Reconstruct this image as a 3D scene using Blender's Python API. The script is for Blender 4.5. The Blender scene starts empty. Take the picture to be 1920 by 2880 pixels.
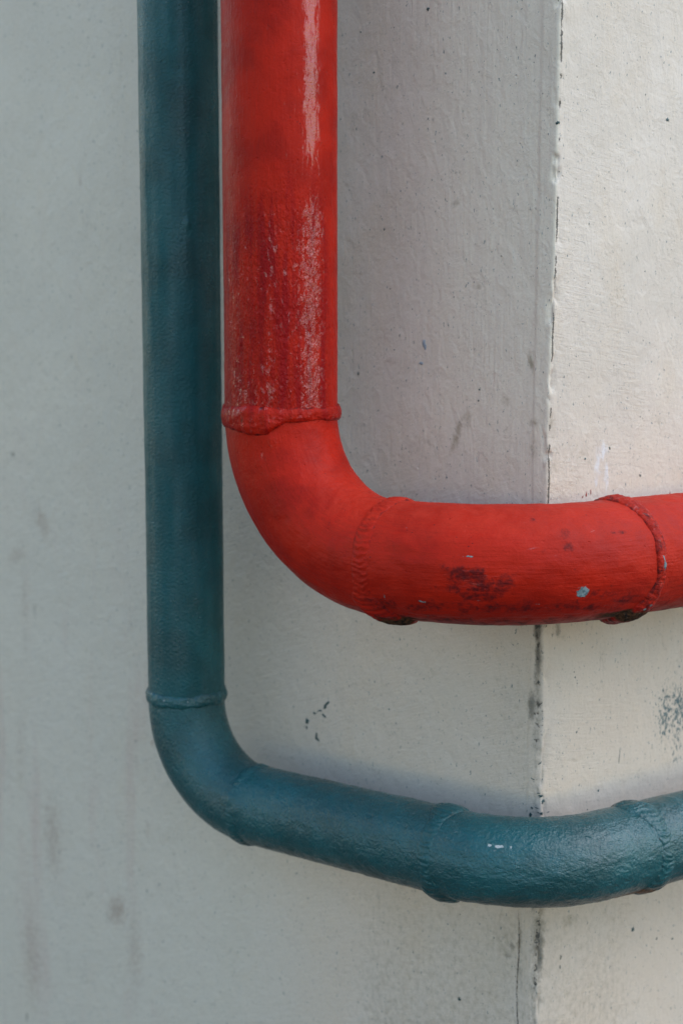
import bpy, math
import numpy as np

rad = math.radians
sc = bpy.context.scene
col = sc.collection

# ------------------------------------------------------------------ camera
CAM_H = 1.6
PITCH = 6.9
cam_d = bpy.data.cameras.new("camera")
cam = bpy.data.objects.new("camera", cam_d)
col.objects.link(cam)
cam.location = (0, 0, CAM_H)
cam.rotation_euler = (rad(90 - PITCH), 0, 0)
cam_d.sensor_fit = 'VERTICAL'
cam_d.sensor_height = 36.0
cam_d.sensor_width = 24.0
cam_d.lens = 50.0
cam_d.clip_start = 0.05
cam_d.clip_end = 500
cam_d.dof.use_dof = True
cam_d.dof.focus_distance = 1.345
cam_d.dof.aperture_fstop = 4.0
sc.camera = cam

# ------------------------------------------------------------------ sky, sun, exposure
SUN_EL, SUN_AZ = 51.0, 111.0          # azimuth clockwise from +Y (the viewing direction)
world = bpy.data.worlds.new("World")
sc.world = world
world.use_nodes = True
wn = world.node_tree.nodes
bg = wn["Background"]
sky = wn.new("ShaderNodeTexSky")
sky.sky_type = 'NISHITA'
sky.sun_disc = False
sky.sun_elevation = rad(SUN_EL)
sky.sun_rotation = rad(SUN_AZ)
sky.air_density = 1.6
sky.dust_density = 0.3
sky.ozone_density = 1.0
world.node_tree.links.new(sky.outputs[0], bg.inputs[0])
bg.inputs[1].default_value = 0.15

sun_d = bpy.data.lights.new("sun", 'SUN')
sun_d.energy = 1.1
sun_d.angle = rad(50)
sun_d.color = (1.0, 0.93, 0.85)
sun = bpy.data.objects.new("sun", sun_d)
col.objects.link(sun)
sun.location = (2, -1, 4)
sd = np.array([math.sin(rad(SUN_AZ)) * math.cos(rad(SUN_EL)), math.cos(rad(SUN_AZ)) * math.cos(rad(SUN_EL)), math.sin(rad(SUN_EL))])
from mathutils import Vector
sun.rotation_euler = Vector(sd).to_track_quat('Z', 'Y').to_euler()

vs = sc.view_settings
vs.view_transform = 'Standard'
vs.look = 'None'
vs.exposure = 0.82
vs.gamma = 1.0
vs.use_curve_mapping = False

# ------------------------------------------------------------------ noise for the meshes
_rng = np.random.RandomState(7)
_perm = _rng.permutation(512)
_perm = np.concatenate([_perm, _perm, _perm])
_grad = _rng.normal(size=(512, 3))
_grad /= np.linalg.norm(_grad, axis=1)[:, None]

def perlin(x, y, z):
    xi, yi, zi = np.floor(x).astype(int), np.floor(y).astype(int), np.floor(z).astype(int)
    xf, yf, zf = x - xi, y - yi, z - zi
    fade = lambda t: t * t * t * (t * (t * 6 - 15) + 10)
    u, v, w = fade(xf), fade(yf), fade(zf)
    xi, yi, zi = xi & 511, yi & 511, zi & 511
    def g(i, j, k):
        h = _perm[(_perm[(_perm[(xi + i) & 511] + yi + j) & 511] + zi + k) & 511]
        gr = _grad[h]
        return gr[..., 0] * (xf - i) + gr[..., 1] * (yf - j) + gr[..., 2] * (zf - k)
    lerp = lambda a, b, t: a + t * (b - a)
    return lerp(lerp(lerp(g(0,0,0), g(1,0,0), u), lerp(g(0,1,0), g(1,1,0), u), v),
                lerp(lerp(g(0,0,1), g(1,0,1), u), lerp(g(0,1,1), g(1,1,1), u), v), w)

def fbm(x, y, z, octaves=3):
    s = 0.0; a = 1.0
    for o in range(octaves):
        s = s + a * perlin(x + 17.3 * o, y - 9.1 * o, z + 3.7 * o)
        x, y, z = x * 2, y * 2, z * 2
        a *= 0.5
    return s

def smooth(a, b, x):
    t = np.clip((x - a) / (b - a), 0, 1)
    return t * t * (3 - 2 * t)

# ------------------------------------------------------------------ helpers: objects
def tag(o, label=None, cat=None, group=None, kind=None):
    if label: o["label"] = label
    if cat: o["category"] = cat
    if group: o["group"] = group
    if kind: o["kind"] = kind
    return o

def empty(name, loc):
    o = bpy.data.objects.new(name, None)
    o.empty_display_size = 0.1
    col.objects.link(o)
    o.location = loc
    return o

def mesh_object(name, verts, faces, mat, parent=None, uv=None, attrs=None, smooth_shade=True):
    me = bpy.data.meshes.new(name)
    verts = np.asarray(verts, dtype=np.float32)
    if parent is not None:
        verts = verts - np.array(parent.location, dtype=np.float32)
    faces = np.asarray(faces, dtype=np.int32)
    n = faces.shape[1]
    me.vertices.add(len(verts)); me.vertices.foreach_set("co", verts.ravel())
    me.loops.add(faces.size); me.loops.foreach_set("vertex_index", faces.ravel())
    me.polygons.add(len(faces))
    me.polygons.foreach_set("loop_start", np.arange(0, faces.size, n, dtype=np.int32))
    me.update(calc_edges=True)
    me.validate()
    if smooth_shade:
        me.polygons.foreach_set("use_smooth", np.ones(len(faces), dtype=bool))
    if uv is not None:                       # surface coordinates in metres
        a = me.attributes.new("surf", 'FLOAT_VECTOR', 'POINT')
        v3 = np.zeros((len(verts), 3), dtype=np.float32); v3[:, :2] = uv
        a.data.foreach_set("vector", v3.ravel())
    for k, v in (attrs or {}).items():
        a = me.attributes.new(k, 'FLOAT', 'POINT')
        a.data.foreach_set("value", np.asarray(v, dtype=np.float32).ravel())
    me.materials.append(mat)
    o = bpy.data.objects.new(name, me)
    col.objects.link(o)
    if parent is not None:
        o.parent = parent
    return o

def grid_faces(nr, nc, wrap=False, flip=False):
    r = np.arange(nr - 1)[:, None]
    c = np.arange(nc if wrap else nc - 1)[None, :]
    c2 = (c + 1) % nc
    a = r * nc + c; b = r * nc + c2; d = (r + 1) * nc + c2; e = (r + 1) * nc + c
    f = np.stack([a, b, d, e], -1).reshape(-1, 4)
    return f[:, ::-1] if flip else f

# ------------------------------------------------------------------ helpers: shader nodes
class NT:
    def __init__(self, name):
        self.m = bpy.data.materials.new(name); self.m.use_nodes = True
        self.t = self.m.node_tree
        self.b = self.t.nodes["Principled BSDF"]
    def n(self, kind, **kw):
        nd = self.t.nodes.new(kind)
        for k, v in kw.items(): setattr(nd, k, v)
        return nd
    def link(self, a, b): self.t.links.new(a, b)
    def put(self, sock, v):
        if isinstance(v, (int, float)): sock.default_value = v
        elif isinstance(v, tuple): sock.default_value = v if len(v) == len(sock.default_value) else v + (1.0,)
        else: self.link(v, sock)
    def attr(self, name, out="Fac"):
        return self.n("ShaderNodeAttribute", attribute_name=name).outputs[out]
    def math(self, op, a, b=None, c=None, clamp=False):
        nd = self.n("ShaderNodeMath", operation=op, use_clamp=clamp)
        self.put(nd.inputs[0], a)
        if b is not None: self.put(nd.inputs[1], b)
        if c is not None: self.put(nd.inputs[2], c)
        return nd.outputs[0]
    def mul(self, *a):
        r = a[0]
        for x in a[1:]: r = self.math('MULTIPLY', r, x)
        return r
    def add(self, *a):
        r = a[0]
        for x in a[1:]: r = self.math('ADD', r, x)
        return r
    def ramp(self, v, lo, hi, a=0.0, b=1.0):
        nd = self.n("ShaderNodeMapRange", interpolation_type='SMOOTHSTEP')
        self.put(nd.inputs[0], v)
        nd.inputs[1].default_value = lo; nd.inputs[2].default_value = hi
        nd.inputs[3].default_value = a; nd.inputs[4].default_value = b
        return nd.outputs[0]
    def coords(self, scale, rot=0.0, off=(0, 0, 0), src="surf"):
        v = self.attr(src, "Vector")
        mp = self.n("ShaderNodeMapping")
        if rot:
            m0 = self.n("ShaderNodeMapping"); self.link(v, m0.inputs[0]); m0.inputs[2].default_value = (0, 0, rad(rot)); v = m0.outputs[0]
        self.link(v, mp.inputs[0])
        mp.inputs[3].default_value = scale; mp.inputs[1].default_value = off
        return mp.outputs[0]
    def noise(self, vec, scale=1.0, detail=3.0, rough=0.55, dist=0.0):
        nd = self.n("ShaderNodeTexNoise")
        self.link(vec, nd.inputs["Vector"])
        nd.inputs["Scale"].default_value = scale; nd.inputs["Detail"].default_value = detail
        nd.inputs["Roughness"].default_value = rough; nd.inputs["Distortion"].default_value = dist
        return nd.outputs["Fac"]
    def voronoi(self, vec, scale=1.0, feature='F1', out="Distance", rnd=1.0):
        nd = self.n("ShaderNodeTexVoronoi", feature=feature)
        self.link(vec, nd.inputs["Vector"]); nd.inputs["Scale"].default_value = scale
        nd.inputs["Randomness"].default_value = rnd
        return nd.outputs[out]
    def mix(self, f, a, b, blend='MIX'):
        nd = self.n("ShaderNodeMix", data_type='RGBA', blend_type=blend)
        self.put(nd.inputs[0], f); self.put(nd.inputs[6], a); self.put(nd.inputs[7], b)
        return nd.outputs[2]
    def bump(self, h, dist, strength=1.0, prev=None):
        nd = self.n("ShaderNodeBump")
        nd.inputs["Strength"].default_value = strength; nd.inputs["Distance"].default_value = dist
        self.link(h, nd.inputs["Height"])
        if prev is not None: self.link(prev, nd.inputs["Normal"])
        return nd.outputs["Normal"]

# ------------------------------------------------------------------ materials
def wall_material():
    N = NT("painted_plaster")
    z_hi = N.attr("zone")                      # 1 where strokes run up and down, 0 where they run across
    side = N.attr("side")                      # 0 = face beside the pipes, 1 = face round the corner
    p = N.coords((1, 1, 1))
    # colour: uneven old off-white coats, rubbed and rolled on in patches
    big = N.noise(p, 5, 4, 0.6)
    patch = N.noise(N.coords((14, 5, 1), off=(3, 1, 0)), 1, 4, 0.6, 0.5)
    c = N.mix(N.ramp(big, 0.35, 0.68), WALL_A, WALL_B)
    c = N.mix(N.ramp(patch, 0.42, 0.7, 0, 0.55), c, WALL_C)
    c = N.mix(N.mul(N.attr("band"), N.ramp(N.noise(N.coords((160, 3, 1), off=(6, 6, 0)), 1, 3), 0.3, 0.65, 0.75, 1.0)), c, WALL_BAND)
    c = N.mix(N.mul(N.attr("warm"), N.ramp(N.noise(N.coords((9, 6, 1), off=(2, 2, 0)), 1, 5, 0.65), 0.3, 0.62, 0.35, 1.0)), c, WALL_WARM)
    c = N.mix(N.attr("cool"), c, WALL_COOL)  # cooler towards the far left: bluish sky light put into the colour
    streak = N.noise(N.coords((26, 3.2, 1), off=(1, 7, 0)), 1, 6, 0.65, 0.8)
    c = N.mix(N.mul(N.ramp(streak, 0.5, 0.75, 0, 0.55), N.attr("runs")), c, (0.54, 0.43, 0.38))
    # grime, stains and painted shade where the masks lie, broken up by noise
    fine = N.noise(N.coords((170, 110, 1)), 1, 4, 0.65)
    fine2 = N.noise(N.coords((420, 300, 1), off=(5, 2, 0)), 1, 3, 0.6)
    st = N.ramp(N.add(N.attr("stain_shade"), N.mul(fine, 0.9)), 0.62, 1.25, 0, 0.75)
    c = N.mix(st, c, N.mix(N.attr("cool"), (0.25, 0.205, 0.135), (0.36, 0.255, 0.215)))
    gr = N.ramp(N.add(N.attr("grime"), N.mul(fine, 0.5), N.mul(fine2, 0.4)), 0.72, 1.2, 0, 0.85)
    c = N.mix(gr, c, N.mix(N.ramp(fine2, 0.4, 0.6), (0.115, 0.115, 0.105), (0.19, 0.165, 0.13)))
    wp = N.ramp(N.add(N.attr("white"), N.mul(N.noise(N.coords((150, 60, 1)), 1, 4), 0.8)), 0.85, 1.10, 0, 0.6)
    c = N.mix(wp, c, (0.70, 0.74, 0.82))
    # tiny specks of dirt and flicked paint, sparse
    vs_ = N.voronoi(N.coords((95, 80, 1), off=(.3, .9, 0)), 1)
    sp_gate = N.noise(N.coords((26, 22, 1), off=(9, 4, 0)), 1, 2)
    sp = N.mul(N.ramp(vs_, 0.085, 0.045, 0, 1), N.ramp(sp_gate, 0.50, 0.60))
    c = N.mix(N.mul(sp, 0.8), c, (0.07, 0.075, 0.07))
    vs2 = N.voronoi(N.coords((260, 200, 1), off=(.7, .1, 0)), 1)
    sp2 = N.mul(N.ramp(vs2, 0.13, 0.06, 0, 1), N.ramp(N.noise(N.coords((40, 30, 1), off=(2, 8, 0)), 1, 2), 0.5, 0.62))
    c = N.mix(N.mul(sp2, 0.6), c, (0.11, 0.11, 0.10))
    crack = N.attr("crack")
    jag = N.noise(N.coords((330, 230, 1), off=(3, 7, 0)), 1, 5, 0.7, 0.6)
    ck = N.ramp(N.add(crack, N.mul(N.math('SUBTRACT', jag, 0.5), 2.2)), 0.42, 0.62)
    c = N.mix(N.mul(ck, 0.88), c, N.mix(N.ramp(fine, 0.4, 0.6), (0.030, 0.030, 0.028), (0.095, 0.085, 0.070)))
    sm = N.ramp(N.add(N.attr("smudge"), N.mul(N.math('SUBTRACT', N.noise(N.coords((330, 150, 1), off=(1, 1, 0)), 1, 4, 0.7, 0.3), 0.5), 3.4)), 0.45, 0.60, 0, 0.9)
    c = N.mix(sm, c, (0.045, 0.105, 0.125))
    hl = N.math('ABSOLUTE', N.math('SUBTRACT', N.noise(N.coords((20, 12, 1), off=(11, 6, 0)), 1, 5, 0.6, 0.4), 0.5))
    hair = N.mul(N.ramp(hl, 0.004, 0.0), N.ramp(N.noise(N.coords((14, 10, 1), off=(5, 15, 0)), 1, 2), 0.54, 0.64))
    c = N.mix(N.mul(hair, 0.4), c, (0.20, 0.17, 0.13))
    grain = N.noise(N.coords((520, 380, 1), off=(2, 13, 0)), 1, 3, 0.7)
    c = N.mix(1.0, c, N.mix(N.ramp(grain, 0.25, 0.75), (0.91, 0.905, 0.90), (1.0, 1.0, 1.0)), 'MULTIPLY')
    N.link(c, N.b.inputs["Base Color"])
    N.link(N.add(N.ramp(big, 0.3, 0.7, 0.42, 0.6), N.mul(gr, 0.2)), N.b.inputs["Roughness"])
    N.b.inputs["Specular IOR Level"].default_value = 0.35
    # relief: brush strokes, roller stipple, trowel marks
    sv = N.noise(N.coords((420, 9, 1)), 1, 4, 0.6, 0.4)
    sh = N.noise(N.coords((30, 300, 1), rot=8), 1, 5, 0.68, 0.9)
    sdg = N.noise(N.coords((30, 230, 1), rot=-17), 1, 5, 0.68, 0.9)
    lowstroke = N.n("ShaderNodeMix", data_type='FLOAT')
    N.put(lowstroke.inputs[0], side); N.put(lowstroke.inputs[2], sdg); N.put(lowstroke.inputs[3], sh)
    stroke = N.n("ShaderNodeMix", data_type='FLOAT')
    N.put(stroke.inputs[0], z_hi); N.put(stroke.inputs[2], lowstroke.outputs[0]); N.put(stroke.inputs[3], sv)
    strk = N.mul(stroke.outputs[0], N.ramp(N.noise(N.coords((11, 8, 1), off=(7, 3, 0)), 1, 3), 0.35, 0.65, 0.15, 1.0))
    stip = N.noise(p, 260, 4, 0.6)
    lump = N.noise(N.coords((70, 40, 1)), 1, 4, 0.6, 0.6)
    pit = N.ramp(N.voronoi(N.coords((60, 55, 1), off=(4, 4, 0)), 1), 0.02, 0.10)
    pitg = N.ramp(N.noise(N.coords((30, 20, 1), off=(1, 5, 0)), 1, 1), 0.60, 0.66)
    nrm = N.bump(lump, 0.0024, 0.75)
    nrm = N.bump(strk, 0.0013, 0.7, nrm)
    nrm = N.bump(N.mul(stip, N.ramp(patch, 0.35, 0.65, 0.35, 1.0)), 0.0010, 0.6, nrm)
    hh = N.add(N.mul(N.math('SUBTRACT', 1.0, pit), N.mul(pitg, -1.0)), N.mul(ck, -1.0), N.mul(gr, -0.25), N.mul(wp, 0.2))
    nrm = N.bump(hh, 0.0011, 0.7, nrm)
    N.link(nrm, N.b.inputs["Normal"])
    return N.m

def red_material():
    N = NT("red_gloss_paint")
    gl, ch, dirt_shade, rust, dust = (N.attr(k) for k in ("gloss", "chip", "dirt_shade", "rust", "dust"))
    p = N.coords((1, 1, 1))
    big = N.noise(p, 18, 4, 0.6)
    fine = N.noise(p, 260, 4, 0.65)
    mid = N.noise(p, 75, 4, 0.6, 0.3)
    along = N.noise(N.coords((300, 22, 1)), 1, 4, 0.6, 0.3)
    brk = N.noise(N.coords((270, 62, 1), off=(4, 9, 0)), 1, 6, 0.72, 0.5)
    brk2 = N.noise(N.coords((240, 120, 1), off=(8, 2, 0)), 1, 5, 0.62, 0.7)
    bm = N.n("ShaderNodeMix", data_type='FLOAT')
    N.put(bm.inputs[0], N.attr("wet")); N.put(bm.inputs[2], brk); N.put(bm.inputs[3], brk2)
    gl = N.ramp(N.add(gl, N.mul(N.math('SUBTRACT', bm.outputs[0], 0.5), 2.2)), 0.36, 0.82, 0.20, 1.0)
    c = N.mix(N.ramp(big, 0.35, 0.68), RED_A, RED_B)
    # uneven fresh coat: darker, deeper red runs over the glossy length
    runs = N.ramp(N.add(N.mul(N.noise(N.coords((85, 7, 1), off=(2, 5, 0)), 1, 4, 0.6), 1.0), N.mul(N.attr("wet"), 0.05)), 0.46, 0.66, 0, 0.85)
    c = N.mix(N.mul(runs, N.attr("wet")), c, RED_DEEP)
    # chalky bloom on the parts that lie open to the rain
    c = N.mix(N.mul(dust, N.ramp(mid, 0.3, 0.7, 0.25, 0.6)), c, RED_DUST)
    dk = N.ramp(N.add(dirt_shade, N.mul(N.math('SUBTRACT', mid, 0.5), 1.3), N.mul(N.math('SUBTRACT', fine, 0.5), 0.9)), 0.24, 0.72, 0, 0.85)
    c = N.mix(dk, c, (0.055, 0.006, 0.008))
    sp = N.mul(N.ramp(N.voronoi(N.coords((150, 150, 1)), 1), 0.12, 0.06), N.ramp(N.noise(p, 35, 2), 0.52, 0.62))
    c = N.mix(N.mul(sp, 0.75), c, (0.05, 0.008, 0.010))
    rs = N.ramp(N.add(rust, N.mul(mid, 0.5), N.mul(fine, 0.4)), 0.85, 1.2)
    c = N.mix(rs, c, N.mix(N.ramp(fine, 0.35, 0.65), (0.008, 0.007, 0.006), (0.10, 0.045, 0.022)))
    cp = N.ramp(N.add(ch, N.mul(fine, 0.55), N.mul(mid, 0.35)), 0.91, 0.98)
    c = N.mix(cp, c, N.mix(N.ramp(fine, 0.4, 0.62), (0.10, 0.15, 0.165), (0.24, 0.30, 0.32)))
    N.link(c, N.b.inputs["Base Color"])
    rgh = N.add(N.ramp(gl, 0.0, 1.0, 0.46, 0.06), N.mul(N.ramp(mid, 0.35, 0.7, -0.05, 0.10), 1.0), N.mul(dust, 0.14), N.mul(cp, 0.3), N.mul(rs, 0.35))
    N.link(rgh, N.b.inputs["Roughness"])
    N.link(N.ramp(gl, 0.20, 1.0, 0.12, 1.0), N.b.inputs["Specular IOR Level"])
    N.b.inputs["Specular Tint"].default_value = (1.0, 0.90, 0.92, 1.0)
    # relief: brush lines, sagged paint skin, orange peel, chips
    wr = N.noise(N.coords((210, 110, 1)), 1, 2, 0.5, 0.5)
    nrm = N.bump(N.mul(wr, N.attr("wrinkle")), 0.0019, 0.7)
    nrm = N.bump(along, 0.0010, 0.6, nrm)
    nrm = N.bump(N.mul(N.noise(N.coords((420, 190, 1), off=(6, 3, 0)), 1, 3, 0.6, 0.5), N.attr("wet")), 0.0024, 0.8, nrm)
    nrm = N.bump(N.noise(p, 420, 3, 0.65), 0.0008, 0.5, nrm)
    nrm = N.bump(N.noise(p, 90, 4, 0.6, 0.5), 0.0014, 0.45, nrm)
    blob = N.mul(N.ramp(N.voronoi(N.coords((110, 90, 1), off=(3, 3, 0)), 1), 0.16, 0.03), N.ramp(N.noise(p, 40, 2), 0.48, 0.6))
    nrm = N.bump(N.add(blob, N.mul(cp, -1.0), N.mul(N.mul(fine, rs), 1.5), N.mul(dk, -0.25)), 0.0007, 0.8, nrm)
    N.link(nrm, N.b.inputs["Normal"])
    return N.m

def teal_material():
    N = NT("dark_teal_paint")
    gl, ch, dirt_shade, rust, rough = (N.attr(k) for k in ("gloss", "chip", "dirt_shade", "rust", "wrinkle"))
    p = N.coords((1, 1, 1))
    big = N.noise(p, 15, 4, 0.6)
    fine = N.noise(p, 300, 4, 0.65)
    mid = N.noise(p, 80, 4, 0.6, 0.3)
    c = N.mix(N.ramp(big, 0.35, 0.68), TEAL_A, TEAL_B)
    c = N.mix(N.ramp(mid, 0.45, 0.8, 0, 0.4), c, TEAL_C)
    dk = N.ramp(N.add(dirt_shade, N.mul(mid, 0.55), N.mul(fine, 0.45)), 0.8, 1.35, 0, 0.8)
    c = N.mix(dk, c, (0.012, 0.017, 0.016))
    # pale scuffs and cracked edges
    v = N.voronoi(N.coords((85, 60, 1), off=(1, 2, 0)), 1, 'DISTANCE_TO_EDGE')
    ed = N.mul(N.ramp(v, 0.03, 0.0), N.ramp(N.add(N.mul(N.noise(p, 55, 3), 1.0), N.mul(rough, 0.14)), 0.60, 0.72))
    sp = N.mul(N.ramp(N.voronoi(N.coords((190, 150, 1), off=(5, 2, 0)), 1), 0.13, 0.05), N.ramp(N.noise(N.coords((30, 25, 1), off=(8, 1, 0)), 1, 2), 0.52, 0.66))
    sc_ = N.add(N.mul(ed, 0.10), N.mul(sp, 0.55))
    c = N.mix(sc_, c, (0.22, 0.27, 0.27))
    rs = N.ramp(N.add(rust, N.mul(mid, 0.5), N.mul(fine, 0.4)), 0.85, 1.2)
    c = N.mix(rs, c, N.mix(N.ramp(fine, 0.4, 0.62), (0.035, 0.02, 0.012), (0.20, 0.085, 0.035)))
    cp = N.ramp(N.add(ch, N.mul(fine, 0.7), N.mul(mid, 0.4)), 1.08, 1.18)
    c = N.mix(cp, c, (0.36, 0.40, 0.41))
    N.link(c, N.b.inputs["Base Color"])
    N.link(N.add(N.ramp(gl, 0, 1, 0.46, 0.16), N.ramp(mid, 0.35, 0.7, -0.05, 0.10), N.mul(cp, 0.2), N.mul(rs, 0.3)), N.b.inputs["Roughness"])
    N.link(N.ramp(gl, 0.0, 1.0, 0.10, 0.75), N.b.inputs["Specular IOR Level"])
    wr = N.noise(N.coords((115, 90, 1)), 1, 5, 0.62, 0.8)
    pebble = N.noise(p, 330, 3, 0.6)
    brush = N.noise(N.coords((40, 330, 1), rot=12), 1, 4, 0.6, 0.5)
    nrm = N.bump(N.mul(wr, rough), 0.0026, 0.85)
    nrm = N.bump(N.mul(brush, N.attr("brush")), 0.0014, 0.7, nrm)
    nrm = N.bump(pebble, 0.0016, 0.85, nrm)
    blob = N.mul(N.ramp(N.voronoi(N.coords((100, 70, 1), off=(3, 3, 0)), 1), 0.18, 0.03), N.ramp(N.noise(p, 40, 2), 0.5, 0.6))
    nrm = N.bump(N.add(blob, N.mul(cp, 0.6), N.mul(ed, -0.4), N.mul(N.mul(fine, rs), 1.2)), 0.0007, 0.8, nrm)
    N.link(nrm, N.b.inputs["Normal"])
    return N.m

def splash_material(name, a, b, rough=0.4):
    N = NT(name)
    tc = N.n("ShaderNodeTexCoord")
    f = N.noise(tc.outputs["Object"], 300, 3)
    N.link(N.mix(N.ramp(f, 0.35, 0.65), a, b), N.b.inputs["Base Color"])
    N.b.inputs["Roughness"].default_value = rough
    return N.m

WALL_A = (0.653, 0.575, 0.509)
WALL_B = (0.592, 0.522, 0.454)
WALL_C = (0.622, 0.522, 0.422)
WALL_COOL = (0.581, 0.547, 0.474)
WALL_BAND = (0.690, 0.621, 0.525)
WALL_WARM = (0.63, 0.525, 0.435)
RED_A = (0.40, 0.013, 0.004)
RED_B = (0.29, 0.008, 0.003)
RED_DEEP = (0.22, 0.002, 0.004)
RED_DUST = (0.47, 0.034, 0.017)
TEAL_A = (0.009, 0.082, 0.094)
TEAL_B = (0.008, 0.056, 0.063)
TEAL_C = (0.014, 0.062, 0.063)

M_WALL = wall_material()
M_RED = red_material()
M_TEAL = teal_material()
M_DAB = splash_material("spilled_teal_paint", (0.010, 0.040, 0.045), (0.02, 0.065, 0.07))
M_DABR = splash_material("spilled_red_paint", (0.30, 0.03, 0.02), (0.22, 0.02, 0.015))
M_DABG = splash_material("dark_drip_stain", (0.16, 0.15, 0.12), (0.24, 0.22, 0.19), 0.7)
M_DABB = splash_material("grey_blue_scuff", (0.20, 0.25, 0.30), (0.28, 0.32, 0.36), 0.7)

# ------------------------------------------------------------------ ground the wall stands on
def ground_material():
    N = NT("worn_asphalt")
    tc = N.n("ShaderNodeTexCoord")
    a = N.noise(tc.outputs["Object"], 3, 6); b = N.noise(tc.outputs["Object"], 90, 4)
    N.link(N.mix(N.ramp(a, 0.3, 0.7), (0.055, 0.053, 0.050), (0.085, 0.082, 0.078)), N.b.inputs["Base Color"])
    N.b.inputs["Roughness"].default_value = 0.85
    N.link(N.bump(b, 0.003, 0.5), N.b.inputs["Normal"])
    return N.m
gme = bpy.data.meshes.new("ground")
gme.from_pydata([(-60, -60, 0), (60, -60, 0), (60, 60, 0), (-60, 60, 0)], [], [(0, 1, 2, 3)]); gme.update()
gme.materials.append(ground_material())
ground = bpy.data.objects.new("ground", gme); col.objects.link(ground)
tag(ground, "plain dark asphalt ground below the wall", "ground", kind="structure")

# ------------------------------------------------------------------ layout of the place (metres)
PHI_L, PHI_R, PHI_W = rad(37.0), rad(35.5), rad(38.0)
dL = np.array([math.cos(PHI_L), -math.sin(PHI_L), 0.0])       # along the near-left face, towards the corner
nL = np.array([-math.sin(PHI_L), -math.cos(PHI_L), 0.0])      # out of that face
dR = np.array([math.cos(PHI_R), math.sin(PHI_R), 0.0])        # pipes beyond the corner
dW = np.array([math.cos(PHI_W), math.sin(PHI_W), 0.0])        # along the face round the corner
nW = np.array([math.sin(PHI_W), -math.cos(PHI_W), 0.0])
CORNER = np.array([0.2090, 1.4120])
TOP = 2.3

def fillet_path(pts, radii, ds_fn):
    """Polyline with circular bends -> centres, tangents, running lengths, lengths at the joints."""
    pts = [np.array(p, float) for p in pts]
    segs = []; cur = pts[0]
    for i in range(1, len(pts) - 1):
        a = pts[i] - pts[i-1]; b = pts[i+1] - pts[i]
        a /= np.linalg.norm(a); b /= np.linalg.norm(b)
        th = math.acos(float(np.clip(a @ b, -1, 1))); t = radii[i-1] * math.tan(th / 2)
        segs.append(('l', cur, pts[i] - a * t))
        n = b - a * (a @ b); n /= np.linalg.norm(n)
        segs.append(('a', pts[i] - a * t, a, n, radii[i-1], th)); cur = pts[i] + b * t
    segs.append(('l', cur, pts[-1]))
    marks = [0.0]
    for g in segs:
        marks.append(marks[-1] + (np.linalg.norm(g[2] - g[1]) if g[0] == 'l' else g[4] * g[5]))
    def at(s):
        s = np.atleast_1d(np.asarray(s, float))
        P = np.zeros((len(s), 3)); T = np.zeros((len(s), 3))
        for k, g in enumerate(segs):
            lo, hi = marks[k], marks[k+1]
            m = (s >= lo) & ((s < hi) if k < len(segs) - 1 else (s <= hi + 1))
            q = s[m] - lo
            if g[0] == 'l':
                d = (g[2] - g[1]) / np.linalg.norm(g[2] - g[1])
                P[m] = g[1] + d * q[:, None]; T[m] = d
            else:
                _, p0, a, n, r, th = g
                f = q / r
                P[m] = p0 + a * r * np.sin(f)[:, None] + n * r * (1 - np.cos(f))[:, None]
                T[m] = a * np.cos(f)[:, None] + n * np.sin(f)[:, None]
        return P, T
    return at, marks

class Pipe:
    """Centre line with a ring frame: angle 0 points out of the wall, +90 deg down (or left on the riser)."""
    def __init__(self, r, base, turn, r1, r2, tail, dR=dR):
        top = np.array([base[0], base[1], TOP])
        self.r = r
        self.at, self.marks = fillet_path([top, base, turn, np.array(turn) + dR * tail], [r1, r2], None)
        self.len = self.marks[-1]
    def frame(self, s):
        P, T = self.at(s)
        m = self.marks
        e1 = np.tile(nL, (len(P), 1))
        past = np.atleast_1d(s) > m[3]
        h = T.copy(); h[:, 2] = 0
        h /= np.maximum(np.linalg.norm(h, axis=1, keepdims=True), 1e-9)
        e1[past] = np.stack([h[past, 1], -h[past, 0], np.zeros(past.sum())], -1)
        e2 = np.cross(T, e1)
        return P, T, e1, e2
    def points(self, s, th, rr):
        P, T, e1, e2 = self.frame(s)
        return P[:, None, :] + rr[..., None] * (np.cos(th)[None, :, None] * e1[:, None, :] + np.sin(th)[None, :, None] * e2[:, None, :])

RED = Pipe(0.057, np.array([-0.0611, 1.4459, 1.3896]), np.array([0.1515, 1.2857, 1.3896]), 2.4 * 0.057, 2.9 * 0.057, 0.55)
dB = np.array([math.cos(rad(31.5)), math.sin(rad(31.5)), 0.0])
BLUE = Pipe(0.0432, np.array([-0.1763, 1.5852, 1.0883]), np.array([0.1827, 1.3147, 1.0928]), 2.4 * 0.0432, 2.9 * 0.0432, 0.60, dB)

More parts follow.
